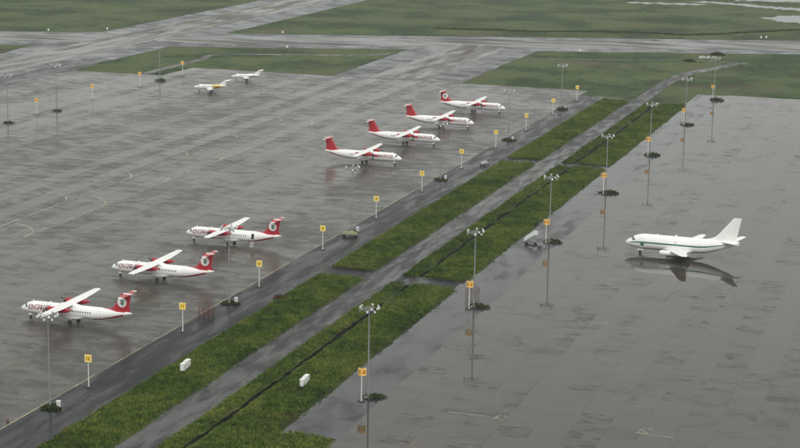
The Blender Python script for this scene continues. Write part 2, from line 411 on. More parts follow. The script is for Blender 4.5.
# painted lines
LZ = .006
def strip(name, pts, w, mat, z=LZ, dash=None):
    mb = MB(); P = [Vector(p) for p in pts]
    for a, b_ in zip(P[:-1], P[1:]):
        d = (b_ - a); ln = d.length; d.normalize(); nrm = Vector((-d.y, d.x)) * w / 2
        segs = [(0, ln)] if not dash else [(k * sum(dash), min(ln, k * sum(dash) + dash[0])) for k in range(int(ln / sum(dash)) + 1)]
        for s0, s1 in segs:
            if s1 - s0 < .05: continue
            p, q = a + d * s0, a + d * s1
            mb.add([(*(p + nrm), z), (*(p - nrm), z), (*(q - nrm), z), (*(q + nrm), z)], [(0, 1, 2, 3)])
    o = mb.build(name, mat, recalc=False)
    for p in o.data.polygons:
        if p.normal.z < 0: p.flip()
    o['kind'] = 'structure'; return o
def arc(cx, cy, r, a0, a1, n=14): return [(cx + r * cos(R(a0 + (a1 - a0) * k / n)), cy + r * sin(R(a0 + (a1 - a0) * k / n))) for k in range(n + 1)]
strip('apron_edge_line', [(-2.62, -150), (-2.62, 447)], .30, M_ycream)
strip('taxilane_line', [(-91.2, -80), (-91.2, 262)], .42, M_yline)
strip('taxilane_line', [(-78.6, 90), (-78.6, 370)], .36, M_yline, dash=(5, 2.5))
for k in range(6):
    s0 = 127 + 42 * k
    strip('lead_in_line', arc(-104.2, s0 - 13, 13, 90, 0) + [(-91.2, s0 - 16)], .5, M_yline, LZ + .003)
    strip('lead_in_line', arc(-91.6, s0 - 13, 13, 80, 0), .5, M_yline, LZ + .003)
strip('taxiway_side_line', [(-78.8, 374), (-77.8, 486)], .45, M_line, .008)
strip('taxiway_side_line', [(-103.2, 372), (-103.6, 450)], .40, M_line, .008)
strip('taxiway_side_line', [(-105.5, 452), (-109.4, 512)], .40, M_line, -.02)
strip('taxiway_centre_line', [(-91, 330), (-91, 449)], .22, M_yline, .008, dash=(7, 4))
for i, s0 in enumerate((10.0, 83.6, 157.4, 231)):
    strip('stand_line', [(69.6, s0), (77.4 if i != 1 else 86.5, s0 + .1)], .22, M_line)
strip('stand_line', [(104.6, 10.6), (112, 10.1)], .2, M_yline)

def text_mesh(s, size=1.0, slices=10, bold=0.02):
    cu = bpy.data.curves.new('t', 'FONT'); cu.body = s; cu.size = size; cu.resolution_u = 3; cu.offset = bold
    to = bpy.data.objects.new('t', cu); C.objects.link(to)
    me = bpy.data.meshes.new_from_object(to); C.objects.unlink(to); bpy.data.objects.remove(to); bpy.data.curves.remove(cu)
    bm = bmesh.new(); bm.from_mesh(me); bpy.data.meshes.remove(me)
    bmesh.ops.remove_doubles(bm, verts=bm.verts, dist=1e-5)
    ys = [v.co.y for v in bm.verts]; y0, y1 = min(ys), max(ys)
    for k in range(1, slices):
        y = y0 + (y1 - y0) * k / slices
        bmesh.ops.bisect_plane(bm, geom=list(bm.verts) + list(bm.edges) + list(bm.faces), plane_co=(0, y, 0), plane_no=(0, 1, 0), dist=1e-5)
    xs = [v.co.x for v in bm.verts]; x0, x1 = min(xs), max(xs)
    V = [((v.co.x - x0) / (x1 - x0), (v.co.y - y0) / (y1 - y0)) for v in bm.verts]
    bm.verts.index_update(); F = [tuple(v.index for v in f.verts) for f in bm.faces]; bm.free()
    return V, F, (x1 - x0) / (y1 - y0)
def flat_text(name, s, w, h, mat, place, parent):
    V, F, asp = text_mesh(s, slices=1)
    w = min(w, h * asp) if w else h * asp
    mb = MB().add([place((u - .5) * w, (v - .5) * h) for u, v in V], F)
    return mb.build(name, mat, parent, recalc=False)
for i, (s0, num) in enumerate(((10.0, '62'), (83.6, '61'), (157.4, '60'), (231, '59'))):
    if i == 2: continue
    o = flat_text('painted_stand_number', num, 2.5, 3.8, M_num, lambda u, v: (79.6 + u, s0 + v, LZ), None); o['kind'] = 'structure'
o = flat_text('painted_stand_number', '63', 2.5, 3.8, M_num, lambda u, v: (106.2 + u, 12.4 + v, LZ), None); o['kind'] = 'structure'

# ------------------------------------------------------------------ grass verges
def vnoise(x, y, sc, seed):
    r = np.random.default_rng(seed); G = r.random((256, 256))
    x = x / sc + 1000; y = y / sc + 1000; xi = np.floor(x).astype(int); yi = np.floor(y).astype(int); fx = x - xi; fy = y - yi
    fx = fx * fx * (3 - 2 * fx); fy = fy * fy * (3 - 2 * fy)
    g = lambda a, b: G[a % 256, b % 256]
    return (g(xi, yi) * (1 - fx) + g(xi + 1, yi) * fx) * (1 - fy) + (g(xi, yi + 1) * (1 - fx) + g(xi + 1, yi + 1) * fx) * fy
def vheight(x, y): return .08 + .34 * vnoise(x, y, 2.6, 1) + .22 * vnoise(x, y, 1.0, 2)
tx, ty, tz, tt, th = [], [], [], [], []
def verge(x0, x1, y0, y1, dens=9.0, bank=0):
    nx = max(3, int((x1 - x0) / .8)); ny = int((y1 - y0) / 1.2)
    gx, gy = np.meshgrid(np.linspace(x0, x1, nx), np.linspace(y0, y1, ny))
    # ragged rim
    ex = np.minimum(gx - x0, x1 - gx); rim = (ex < .01)
    wob = (vnoise(gy, gx * 0 + x0, 2.2, 5) - .5) * 1.1 + (vnoise(gy, gx * 0 + x1, 9.0, 6) - .5) * 1.2 + np.where(gx > (x0 + x1) / 2, .12, -.12)
    gz = vheight(gx, gy); ey = np.minimum(gy - y0, y1 - gy)
    gz = np.where(rim | (ey < .01), -.09, gz * np.clip(np.minimum(ex, ey) / 1.2 + .25, 0, 1))
    gx = np.where(rim, gx + wob, gx)
    idx = np.arange(nx * ny).reshape(ny, nx)
    F = np.stack([idx[:-1, :-1], idx[:-1, 1:], idx[1:, 1:], idx[1:, :-1]], -1).reshape(-1, 4)
    me = mesh_np('grass_verge', np.stack([gx, gy, gz], -1), F)
    for p in me.polygons: p.use_smooth = True
    obj('grass_verge', me, M_verge)['kind'] = 'structure'
    # tufts
    n = int((x1 - x0 + 1) * (y1 - y0) * dens)
    x = rng.uniform(x0 - .8, x1 + .8, n); y = rng.uniform(y0 - .3, y1 + .3, n)
    dist = np.hypot(x - CAM.x, y - CAM.y)
    keep = rng.random(n) < np.clip(1.25 - dist / 900, .3, 1)
    e = np.minimum(x - x0, x1 - x); keep &= rng.random(n) < np.clip(.35 + e / 1.5, .2, 1)
    keep &= (e > (vnoise(y, x * 0 + (x > (x0 + x1) / 2) * 40.0, 2.4, 9) - .62) * 2.0)
    if bank: keep &= ((x1 - x) if bank > 0 else (x - x0)) > rng.uniform(-.18, .2, n)
    x, y, e = x[keep], y[keep], e[keep]
    tx.append(x); ty.append(y); tz.append(np.where(e < .4, 0, vheight(x, y) * np.clip(e / 1.2 + .25, 0, 1) - .05))
    tt.append(np.clip(.55 * rng.random(len(x)) + .45 * vnoise(x, y, 1.5, 11) + .25 * (vnoise(x, y, 9, 12) - .5), 0, 1)); th.append((.14 + .42 * vnoise(x, y, 1.7, 13) + .22 * rng.random(len(x))) * np.clip(.35 + e / 1.6, .3, 1))
DX0, DX1 = 31.9, 33.1      # drainage ditch between these lines
for (y0, y1) in ((-150, 102.2), (111.2, 274.6), (282.2, 436.4)):
    if y0 < -60: y0 = -70
    verge(8.3, 20.45, y0, y1)
for (y0, y1) in ((-70, 100.5), (109.1, 273.3), (280.5, 432.4)):
    verge(27.65, DX0, y0, y1, bank=1)
    verge(DX1, 44.6, max(y0, -12.2) if y0 < 0 else y0, y1, bank=-1)
# the ditch itself: two banks and a bed, running on under the crossings
mb = MB(); z0 = -.95
ys = [-70 + 502.6 * k / 160 for k in range(161)]
for a, b_ in zip(ys[:-1], ys[1:]):
    mb.add([(DX0 - .28, a, -.03), (DX0 - .28, b_, -.03), (DX0 + .18, a, z0), (DX0 + .18, b_, z0), (DX1 - .18, a, z0), (DX1 - .18, b_, z0), (DX1 + .28, a, -.03), (DX1 + .28, b_, -.03)],
           [(0, 1, 3, 2), (2, 3, 5, 4), (4, 5, 7, 6)])
for a in (ys[0], ys[-1]): mb.add([(DX0 - .28, a, 0), (DX0 + .18, a, z0), (DX1 - .18, a, z0), (DX1 + .28, a, 0)], [(0, 1, 2, 3)])
mb.build('drainage_ditch', M_soil, recalc=False)['kind'] = 'structure'
verge(DX1, 55.2, -70, -12.4, bank=-1)
X, Y, Z, T, H = map(np.concatenate, (tx, ty, tz, tt, th))
n = len(X); B = 5
ang = rng.uniform(0, 2 * pi, (n, B)); off = rng.uniform(0, .16, (n, B)); lean = rng.uniform(.05, .32, (n, B)); wd = rng.uniform(.06, .13, (n, B))
hh = H[:, None] * rng.uniform(.6, 1.15, (n, B))
bx = X[:, None] + np.cos(ang) * off; by = Y[:, None] + np.sin(ang) * off
px_, py_ = -np.sin(ang) * wd, np.cos(ang) * wd
V = np.stack([np.stack([bx - px_, by - py_, np.broadcast_to(Z[:, None], bx.shape)], -1), np.stack([bx + px_, by + py_, np.broadcast_to(Z[:, None], bx.shape)], -1),
              np.stack([bx + np.cos(ang) * lean, by + np.sin(ang) * lean, Z[:, None] + hh], -1)], 2).reshape(-1, 3)
F = np.arange(n * B * 3).reshape(-1, 3)
tint = np.repeat(T, B * 3) + rng.uniform(-.08, .08, n * B * 3)
o = obj('verge_grass', mesh_np('verge_grass', V, F, attr=np.clip(tint, 0, 1)), M_tuft)
tag(o, 'rough green grass growing on the verges between the aprons', 'grass', kind='stuff')
print('tufts', n)

# ------------------------------------------------------------------ leafy clumps
def foliage(name, n, rx, ry, h, leaf, mat, parent=None, seed=0, ragged=.35):
    r = np.random.default_rng(seed)
    a = r.uniform(0, 2 * pi, n); q = np.sqrt(r.random(n))
    lob = 1 + ragged * np.sin(a * 3 + seed) * .5 + ragged * (r.random(n) - .5)
    x = np.cos(a) * q * rx * lob; y = np.sin(a) * q * ry * lob
    hump = .55 + .45 * np.sin(x * 2.3 + seed) * np.cos(y * 2.9 + seed * 2)
    z = h * np.sqrt(np.clip(1 - q * q, 0.03, 1)) * hump * np.power(r.random(n), .5)
    d1 = r.normal(size=(n, 3)); d1 /= np.linalg.norm(d1, axis=1)[:, None]
    d2 = np.cross(d1, r.normal(size=(n, 3))); d2 /= np.linalg.norm(d2, axis=1)[:, None]
    s = leaf * r.uniform(.6, 1.4, n)[:, None]
    c = np.stack([x, y, z + leaf * .25], -1)
    V = np.stack([c - d1 * s * .5, c + d2 * s * .3, c + d1 * s * .6, c - d2 * s * .3], 1); V[..., 2] = np.maximum(V[..., 2], 0)
    t = np.clip(r.random(n) * .5 + .5 * hump, 0, 1)
    return obj(name, mesh_np(name, V.reshape(-1, 3), np.arange(n * 4).reshape(-1, 4), attr=np.repeat(t, 4)), mat, parent)

# ------------------------------------------------------------------ floodlight masts
MH = 17.66
def make_mast():
    root = empty('floodlight_mast')
    MB().box(-.55, -.55, 0, .55, .55, .28).build('foundation', M_rubble, root, bevel=.03)
    MB().tube([(0, 0, .2), (0, 0, 6), (0, 0, 12), (0, 0, MH + .1)], [.21, .18, .15, .12], 10).build('pole', M_galv, root, smooth=40)
    MB().tube([(0, 0, .28), (0, 0, .34)], [.36, .36], 10).build('base_flange', M_galv, root)
    fr = MB()
    for a in (90, 210, 330):
        d = Vector((cos(R(a)), sin(R(a)), 0))
        fr.tube([(0, 0, MH - .15), d * 1.7 + Vector((0, 0, MH - .15))], .06, 6)
        fr.tube([(0, 0, MH - 1.0), d * 1.6 + Vector((0, 0, MH - .2))], .04, 6)
    for rr in (.9, 1.65):
        fr.tube([(rr * cos(R(a)), rr * sin(R(a)), MH - .15) for a in range(0, 361, 30)], .05, 5, False)
    fr.build('head_frame', M_galv, root)
    fm = MB().box(-.21, -.12, -.24, .21, .14, .24); fme = fm.mesh('floodlight')
    bm = bmesh.new(); bm.from_mesh(fme); bmesh.ops.bevel(bm, geom=list(bm.edges), offset=.04, segments=1, affect='EDGES'); bm.to_mesh(fme); bm.free()
    fme2 = fme.copy(); fme2.materials.append(M_greybox); fme.materials.append(M_lamp)
    lme = MB().box(-.17, -.14, -.19, .17, -.124, .19).mesh('lens'); lme.materials.append(M_lens)
    for a, rr, z in ((172, 1.8, .18), (176, 1.8, -.42), (205, 1.75, .18), (207, 1.75, -.42), (285, 1.7, -.38), (312, 1.75, .15), (330, 1.8, -.40), (352, 1.9, .2), (16, 1.9, .25), (40, 1.8, .3), (95, 1.7, .25)):
        l = obj('floodlight', fme if (int(a) % 3) else fme2, None, root)
        l.location = (rr * cos(R(a)), rr * sin(R(a)), MH + z); l.rotation_euler = (R(-28), 0, R(a + 90))
        obj('lens', lme, None, l)
    return root
ordn = ['first', 'second', 'third', 'fourth', 'fifth', 'sixth', 'seventh', 'eighth', 'ninth', 'tenth', 'eleventh']
mast0 = make_mast()
masts = [(-.5, -14.2 + 83.1 * k, ordn[k] + ' grey floodlight mast from the camera along the left apron edge') for k in range(6)] + \
        [(52.7, 12.8 + 73.5 * k, ordn[k] + ' grey floodlight mast from the camera along the right apron edge') for k in range(7)] + \
        [(-181.7, 281.3, 'leftmost tall floodlight mast far across the left apron'), (-180, 315, 'second tall floodlight mast from left far across the left apron'),
         (-182.5, 411.6, 'tall floodlight mast by the far turf island near the small jets')]
for i, (x, y, lab) in enumerate(masts):
    o = mast0 if i == 0 else copy_tree(mast0)
    o.location = (x, y, 0); o.rotation_euler = (0, 0, R(8 * (i % 3) - 8)); tag(o, lab, 'floodlight mast', 'floodlight masts around the aprons')
    where = (ordn[i] + ' mast from the camera, left apron edge') if i < 6 else (ordn[i - 6] + ' mast from the camera, right apron edge') if i < 13 else ('leftmost far mast', 'second far mast from left', 'far mast by the turf island')[i - 13]
    big = x > 40
    far = i >= 13
    c = foliage('grass_clump', 620 if not far else 420, 3.1 if big else 2.3, 2.0, 1.35 if big else (.95 if not far else 1.3), .42, M_leaf, seed=20 + i)
    k_ = random.uniform(.7, 1.05); c.scale = (k_ * random.uniform(.9, 1.15), k_, k_ * random.uniform(.8, 1.2)); c.rotation_euler.z = random.uniform(-.5, .5)
    c.location = (x + (1.0 if big else .35), y + (.6 if big else -.1), .0)
    tag(c, 'dark leafy clump under the ' + where, 'plant', 'leafy clumps at the mast feet')
    if i < 6:
        cb = empty('control_cabinet', (x + 1.5, y + .5, 0), R(8), 'small white cabinet by the ' + where, 'cabinet', 'control cabinets at the mast feet')
        MB().box(-.35, -.28, .12, .35, .28, 1.3).build('body', M_white2, cb, bevel=.02)
        MB().box(-.40, -.33, 1.302, .40, .33, 1.36).build('roof', M_white2, cb)
        MB().box(-.28, -.315, .2, .28, -.284, 1.2).build('door', M_belly, cb)
        MB().box(-.4, -.32, 0, .4, .32, .118).build('plinth', M_rubble, cb)

# ------------------------------------------------------------------ stand signs
SH = 6.41
def make_sign(x, y, num, vee, label, group, rz=0, col=None):
    root = empty('stand_sign', (x, y, 0), rz, label, 'sign', group)
    MB().tube([(0, 0, 0), (0, 0, .10)], [.85, .78], 16).build('base_plate', M_dark, root)
    MB().tube([(0, 0, .05), (0, 0, SH - 1.45)], [.11, .09], 8).build('pole', M_white2, root, smooth=40)
    MB().tube([(0, 0, .1), (0, 0, .3)], [.26, .14], 8).build('pole_foot', M_galv, root)
    def panel(ang, dx, sx=1.0):
        M = Matrix.Rotation(ang, 4, 'Z') @ Matrix.Translation((dx, 0, 0)) @ Matrix.Diagonal((sx, 1, 1, 1))
        p = MB().box(-.70, -.10, SH - 1.45, .70, .10, SH, M).build('panel', col or (M_orange if vee else M_yellow), root)
        b = MB()
        for q in ((-.66, SH - 1.41, .66, SH - 1.27), (-.66, SH - .18, .66, SH - .04), (-.66, SH - 1.265, -.5, SH - .185), (.5, SH - 1.265, .66, SH - .185)):
            b.box(q[0], -.112, q[1], q[2], -.103, q[3], M)
        b.build('border', M_cream, p)
        flat_text('number', num, .82, .66, M_digit, lambda u, v: M @ Vector((u, -.106, SH - .725 + v)), p)
    if vee:
        panel(R(-42), -.52, .68); panel(R(42), .52, .68)
    else:
        panel(0, 0)
    return root
for k in range(11):
    make_sign(0, 42.763 * k, str(12 - k), False, ordn[k] + ' yellow stand sign from the camera beside the left apron edge', 'yellow stand signs on the left shoulder', R(6))
for k in range(7):
    make_sign(52.19, 10.32 + 73.92 * k, str(62 - k), True, ordn[k] + ' amber angled stand sign from the camera beside the right apron edge', 'amber stand signs on the right shoulder', R(8))
for k, (t, s) in enumerate(((-181.8, 302.9), (-181.5, 347.2), (-181.5, 390.0), (-181.4, 432.6))):
    make_sign(t, s, str(20 + k), False, ordn[k] + ' amber stand sign from the left far across the left apron', 'amber stand signs far across the left apron', R(12), M_orange)

# ------------------------------------------------------------------ aircraft
def herm(xs, ys):
    xs, ys = np.array(xs, float), np.array(ys, float)
    d = np.diff(ys) / np.diff(xs); m = np.zeros(len(xs)); m[0], m[-1] = d[0], d[-1]
    for i in range(1, len(xs) - 1):
        m[i] = 0 if d[i-1] * d[i] <= 0 else 2 * d[i-1] * d[i] / (d[i-1] + d[i])
    def f(x):
        x = min(max(x, xs[0]), xs[-1]); i = min(int(np.searchsorted(xs, x, 'right')) - 1, len(xs) - 2)
        h = xs[i+1] - xs[i]; t = (x - xs[i]) / h
        return (2*t**3-3*t**2+1)*ys[i] + (t**3-2*t**2+t)*h*m[i] + (-2*t**3+3*t**2)*ys[i+1] + (t**3-t**2)*h*m[i+1]
    return f
class Fus:
    """fuselage surface: stations (x, centre z, half width, half height); phi measured from the crown"""
    def __init__(s, st):
        a = list(zip(*st)); s.x0, s.x1 = a[0][0], a[0][-1]
        s.z, s.w, s.h = herm(a[0], a[1]), herm(a[0], a[2]), herm(a[0], a[3]); s.xs = a[0]
    def p(s, x, phi, side=1, off=0):
        return Vector((x, side * (s.w(x) + off) * sin(phi), s.z(x) + (s.h(x) + off) * cos(phi)))
    def body(s, name, mat, parent, n=28):
        xs = sorted(set(list(s.xs) + [s.x0 + (s.x1 - s.x0) * k / 44 for k in range(45)] + [s.x0 + .03, s.x0 + .08, s.x0 + .15, s.x0 + .4]))
        rings = [[s.p(x, 2*pi*k/n) for k in range(n)] for x in xs]
        return MB().loft(rings).build(name, mat, parent, smooth=50)
    def patch(s, x0, x1, f0, f1, side, off=.012, nx=3, nf=3, curve=None):
        V = []; F = []
        for i in range(nx + 1):
            x = x0 + (x1 - x0) * i / nx
            a, b = (f0, f1) if curve is None else curve(i / nx)
            for j in range(nf + 1): V.append(s.p(x, R(a + (b - a) * j / nf), side, off))
        for i in range(nx):
            for j in range(nf):
                q = i * (nf + 1) + j; F.append((q, q + 1, q + nf + 2, q + nf + 1))
        return MB().add(V, F)
def foil(n=9, t=.12, camber=.02):
    up, lo = [], []
    for k in range(n):
        x = .5 * (1 - cos(pi * k / (n - 1)))
        y = 5 * t * (.2969*x**.5 - .126*x - .3516*x*x + .2843*x**3 - .1036*x**4); c = camber * 4 * x * (1 - x)
        up.append((x, c + y)); lo.append((x, c - y))
    return up[::-1] + lo[1:]
def surf(secs, vertical=False, t=.12, camber=.02):
    """secs: (x leading edge, span position, height, chord[, t])"""
    rings = []
    for s in secs:
        fo = foil(9, s[4] if len(s) > 4 else t, camber)
        rings.append([Vector((s[0] + a * s[3], b * s[3], s[2])) if vertical else Vector((s[0] + a * s[3], s[1], s[2] + b * s[3])) for a, b in fo])
    return MB().loft(rings)
def wheel(parent, x, y, z, r, w):
    wh = MB().tube([(x, y - w/2, z), (x, y - w*.35, z), (x, y + w*.35, z), (x, y + w/2, z)], [r*.8, r, r, r*.8], 14).build('wheel', M_dark, parent, smooth=40)
    return wh
def fin_point(x, z, secs, side, off, t):
    """point on the side of a vertical surface"""
    zs = [s[2] for s in secs]; le = np.interp(z, zs, [s[0] for s in secs]); ch = np.interp(z, zs, [s[3] for s in secs])
    q = min(max((x - le) / ch, 0.001), .999)
    y = 5 * t * (.2969*q**.5 - .126*q - .3516*q*q + .2843*q**3 - .1036*q**4) * ch
    return Vector((x, side * (y + off), z))

def make_atr():
    root = empty('turboprop_airliner')
    fu = Fus([(0, 1.92, .03, .03), (.12, 1.94, .26, .25), (.35, 1.98, .47, .45), (.8, 2.06, .75, .70), (1.4, 2.17, 1.02, .96), (2.1, 2.28, 1.22, 1.2), (2.9, 2.36, 1.36, 1.36), (3.9, 2.4, 1.43, 1.43),
              (10, 2.4, 1.43, 1.43), (17.2, 2.4, 1.43, 1.43), (19.2, 2.46, 1.41, 1.38), (21.2, 2.62, 1.27, 1.2), (23.2, 2.82, 1.02, .92), (25.0, 3.0, .66, .58), (26.4, 3.13, .32, .28), (27.05, 3.19, .08, .08)])
    body = fu.body('fuselage', M_white, root)
    for side in (-1, 1):
        # cockpit glazing: three panes a side
        for x0, x1, a, b in ((1.22, 1.72, 4, 30), (1.34, 1.98, 33, 55), (1.6, 2.25, 58, 76)):
            fu.patch(x0, x1, a, b, side, .012, 4, 4, lambda u, a=a, b=b: (a, b - (b - a) * .22 * (1 - u))).build('cockpit_window', M_glass, body)
        wm = fu.patch(8, 8.27, 70, 84, side, .010, 1, 2).mesh('cabin_window'); wm.transform(Matrix.Translation((-8, 0, 0))); wm.materials.append(M_glass)
        for k in range(22):
            x = 5.0 + k * .595
            if 9.3 < x < 10.2: continue
            w = obj('cabin_window', wm, None, body); w.location.x = x
        # doors
        for x0, x1, a, b in ((3.1, 3.75, 55, 105), (19.2, 19.95, 52, 108)):
            for q in ((x0, x0 + .05, a, b), (x1 - .05, x1, a, b), (x0 + .05, x1 - .05, a, a + 2), (x0 + .05, x1 - .05, b - 2, b)):
                fu.patch(*q, side, .008, 1, 8).build('door_seam', M_belly, body)
        # name on the side
        V, F, asp = text_mesh('KINGFISHER', 1.0, 12, .018)
        kx0, kx1 = 2.5, 8.05
        mb = MB()
        pts = []
        for u, v in V:
            uu = u if side < 0 else 1 - u
            x = kx0 + uu * (kx1 - kx0)
            big = 1.0 + .28 * max(0, 1 - u / .09) if True else 1
            lift = (v - .5) * 1.22 * (big if v < .5 else 1.0)
            ph = R(73) - lift / fu.w(x)
            pts.append(fu.p(x, ph, side, .016))
        mb.add(pts, F).build('airline_name', M_letter, body, recalc=False)
        # red flash behind the name
        fu.patch(8.1, 10.3, 0, 0, side, .014, 8, 6, lambda u: (60 - 10 * u + 12 * u * u, 60 + 40 * math.sqrt(max(.02, 1 - u)) * .95)).build('red_flash', M_red, body)
        # red sweep along the rear underside and round the fin foot
        fu.patch(18.2, 25.2, 0, 0, side, .012, 12, 8, lambda u: (132 - 34 * u ** 2, 150)).build('tail_sweep', M_red, body)
        fu.patch(20.2, 25.6, 0, 0, side, .012, 12, 6, lambda u: (0, 6 + 44 * min(1, u * 1.5) ** 1.3)).build('crown_sweep', M_red, body)
    # wing fairing and wings
    hump = Fus([(9.3, 3.55, .2, .1), (10.2, 3.66, .95, .42), (11.6, 3.7, 1.1, .52), (13.4, 3.62, 1.0, .45), (15.2, 3.5, .3, .12)])
    hump.body('wing_fairing', M_white, root, 18)
    wz = 4.02
    for side in (-1, 1):
        w = surf([(10.62, 0, wz, 2.6, .17), (10.62, side * 4.9, wz + .02, 2.55, .16), (10.86, side * 9.5, wz + .12, 2.05, .15), (11.05, side * 13.2, wz + .2, 1.62, .13), (11.3, side * 13.52, wz + .21, 1.25, .1)]).build('wing', M_white, root, smooth=45)
        MB().add([Vector((10.62 + 2.6 * .71, side * 1.4, wz + .145)), Vector((10.62 + 2.6 * .725, side * 1.4, wz + .143)), Vector((11.05 + 1.62 * .745, side * 12.9, wz + .285)), Vector((11.05 + 1.62 * .72, side * 12.9, wz + .29))], [(0, 1, 2, 3)]).build('flap_gap', M_greybox, w, recalc=False)
        na = Fus([(8.75, 3.62, .24, .24), (8.9, 3.6, .36, .38), (9.6, 3.52, .47, .58), (11, 3.46, .5, .66), (13, 3.5, .44, .55), (14.3, 3.66, .26, .28), (14.9, 3.74, .08, .08)])
        nc = na.body('engine_nacelle', M_red, root, 16)
        for v in nc.data.vertices: v.co.y += side * 4.05
        MB().tube([(8.80, side*4.05, 3.62), (8.62, side*4.05, 3.62), (8.42, side*4.05, 3.62), (8.28, side*4.05, 3.62)], [.25, .22, .13, .02], 12).build('spinner', M_greybox, nc, smooth=50)
        a0 = 12 if side < 0 else 34
        for k in range(6):
            a = R(a0 + 60 * k); d = Vector((0, cos(a), sin(a))); e = Vector((.55, -sin(a) * .84, cos(a) * .84)).normalized(); c0 = Vector((8.60, side*4.05, 3.62))
            nb = d.cross(e) * .025
            rings = []
            for rr, cw in ((.18, .09), (.6, .15), (1.2, .19), (1.7, .16), (1.96, .08)):
                c = c0 + d * rr; rings.append([c - e * cw, c + nb, c + e * cw, c - nb])
            MB().loft(rings).build('propeller_blade', M_dark, nc)
        # exhaust stain cowl ring
        MB().tube([(14.0, side*4.35, 3.62), (14.5, side*4.4, 3.6)], [.14, .13], 8).build('exhaust', M_greybox, nc)
    # main gear pods and legs
    pod = Fus([(10.6, 1.25, .2, .12), (11.4, 1.2, 1.5, .38), (12.6, 1.18, 1.85, .45), (14.2, 1.2, 1.7, .42), (15.8, 1.35, .9, .26), (16.6, 1.4, .2, .08)])
    pod.body('gear_fairing', M_belly, root, 18)
    for side in (-1, 1):
        g = MB().tube([(13.05, side*1.6, 1.1), (13.0, side*2.0, .43)], .11, 8).build('main_gear', M_metal, root)
        wheel(g, 13.0, side*1.85, .43, .43, .26); wheel(g, 13.0, side*2.2, .43, .43, .26)
    g = MB().tube([(2.35, 0, 1.5), (2.3, 0, .3)], .07, 8).build('nose_gear', M_metal, root)
    wheel(g, 2.3, -.17, .24, .24, .14); wheel(g, 2.3, .17, .24, .24, .14)
    MB().box(2.0, -.35, .62, 2.9, -.32, 1.15).build('gear_door', M_white, g); MB().box(2.0, .32, .62, 2.9, .35, 1.15).build('gear_door', M_white, g)
    # tail
    fs = [(20.6, 0, 3.1, 6.2), (21.9, 0, 3.75, 4.75), (22.75, 0, 4.4, 3.65), (23.2, 0, 5.0, 3.25), (24.35, 0, 7.15, 2.5), (24.7, 0, 7.45, 2.2)]
    fin = surf(fs, True, .10, 0).build('tail_fin', M_red, root, smooth=45)
    for side in (-1, 1):
        cx, cz, rx, rz = 24.75, 5.5, 1.08, 1.12
        def fpoly(pts, mat, off, name):
            c = np.mean(np.array(pts), axis=0); V = [fin_point(c[0], c[1], fs, side, off, .10)] + [fin_point(a, b, fs, side, off, .10) for a, b in pts]
            MB().add(V, [(0, 1 + k, 1 + (k + 1) % len(pts)) for k in range(len(pts))]).build(name, mat, fin, recalc=False)
        if True:
            # ring by ring so that the disc hugs the fin
            V = []; F = []
            for i in range(6):
                for k in range(24):
                    a = 2*pi*k/24; V.append(fin_point(cx + rx*cos(a)*i/5, cz + rz*sin(a)*i/5, fs, side, .015, .10))
            for i in range(5):
                for k in range(24): F.append((i*24+k, i*24+(k+1) % 24, (i+1)*24+(k+1) % 24, (i+1)*24+k))
            MB().add(V, F).build('emblem_disc', M_white, fin, recalc=False)
        e = lambda l: [(cx + a, cz + b) for a, b in l]
        fpoly(e([(-.55, .35), (-.2, .62), (.25, .5), (.45, .1), (.2, -.1), (-.1, .12)]), M_birdgreen, .028, 'emblem_bird_wing')
        fpoly(e([(-.3, .05), (.1, -.05), (.4, -.05), (.35, -.45), (.05, -.72), (-.22, -.5)]), M_birdgreen, .030, 'emblem_bird_body')
        fpoly(e([(-.5, -.05), (-.25, .0), (-.15, -.35), (-.4, -.3)]), M_birdred, .032, 'emblem_bird_breast')
    hs = []
    tp = MB()
    for side in (-1, 1):
        tp_ = surf([(25.0, 0, 7.3, 1.75, .13), (25.35, side*3.0, 7.33, 1.2, .12), (25.5, side*3.25, 7.33, 1.02, .1)], camber=0)
        tp_.build('tailplane', M_red, root, smooth=45)
        surf([(25.36, side*3.05, 7.335, 1.24, .13), (25.5, side*3.62, 7.34, 1.0, .11)], camber=0).build('tailplane_tip', M_white, root, smooth=45)
    MB().tube([(24.9, 0, 7.36), (25.3, 0, 7.42), (26.6, 0, 7.4), (27.17, 0, 7.35)], [.05, .2, .17, .03], 10).build('tail_bullet', M_white, root, smooth=45)
    MB().box(3.0, -.02, 3.78, 3.25, .02, 4.1).build('blade_antenna', M_white, root); MB().box(7.2, -.02, 3.82, 7.5, .02, 4.12).build('blade_antenna', M_white, root)
    return root
atr = make_atr()
ATR = [(-38.5, 41.6, 0, 'white turboprop with red tail nearest the camera, its nose to the left', 'near turboprops facing left'),
       (-37.9, 83.7, 0, 'white red-tailed turboprop facing left, the middle one of the near three', 'near turboprops facing left'),
       (-37.8, 126.1, 0, 'white red-tailed turboprop facing left with rear door open and steps down', 'near turboprops facing left'),
       (-20.0, 255.2, pi, 'red-tailed turboprop facing right, nearest of the far four', 'far turboprops facing right'),
       (-19.5, 297.0, pi, 'red-tailed turboprop facing right, second nearest of the far four', 'far turboprops facing right'),
       (-19.1, 338.9, pi, 'red-tailed turboprop facing right, third of the far four', 'far turboprops facing right'),
       (-18.3, 381.0, pi, 'farthest red-tailed turboprop facing right with white tail emblem', 'far turboprops facing right')]
planes = []
for i, (x, y, rz, lab, grp) in enumerate(ATR):
    o = atr if i == 0 else copy_tree(atr)
    o.location = (x, y, 0); o.rotation_euler = (0, 0, rz); tag(o, lab, 'airliner', grp); planes.append(o)
    if i in (3, 4, 5):        # these three show a plain dark red fin
        for ch in list(o.children):
            if ch.name.startswith('tail_fin'):
                for g in list(ch.children):
                    if g.name.startswith('emblem'): bpy.data.objects.remove(g)
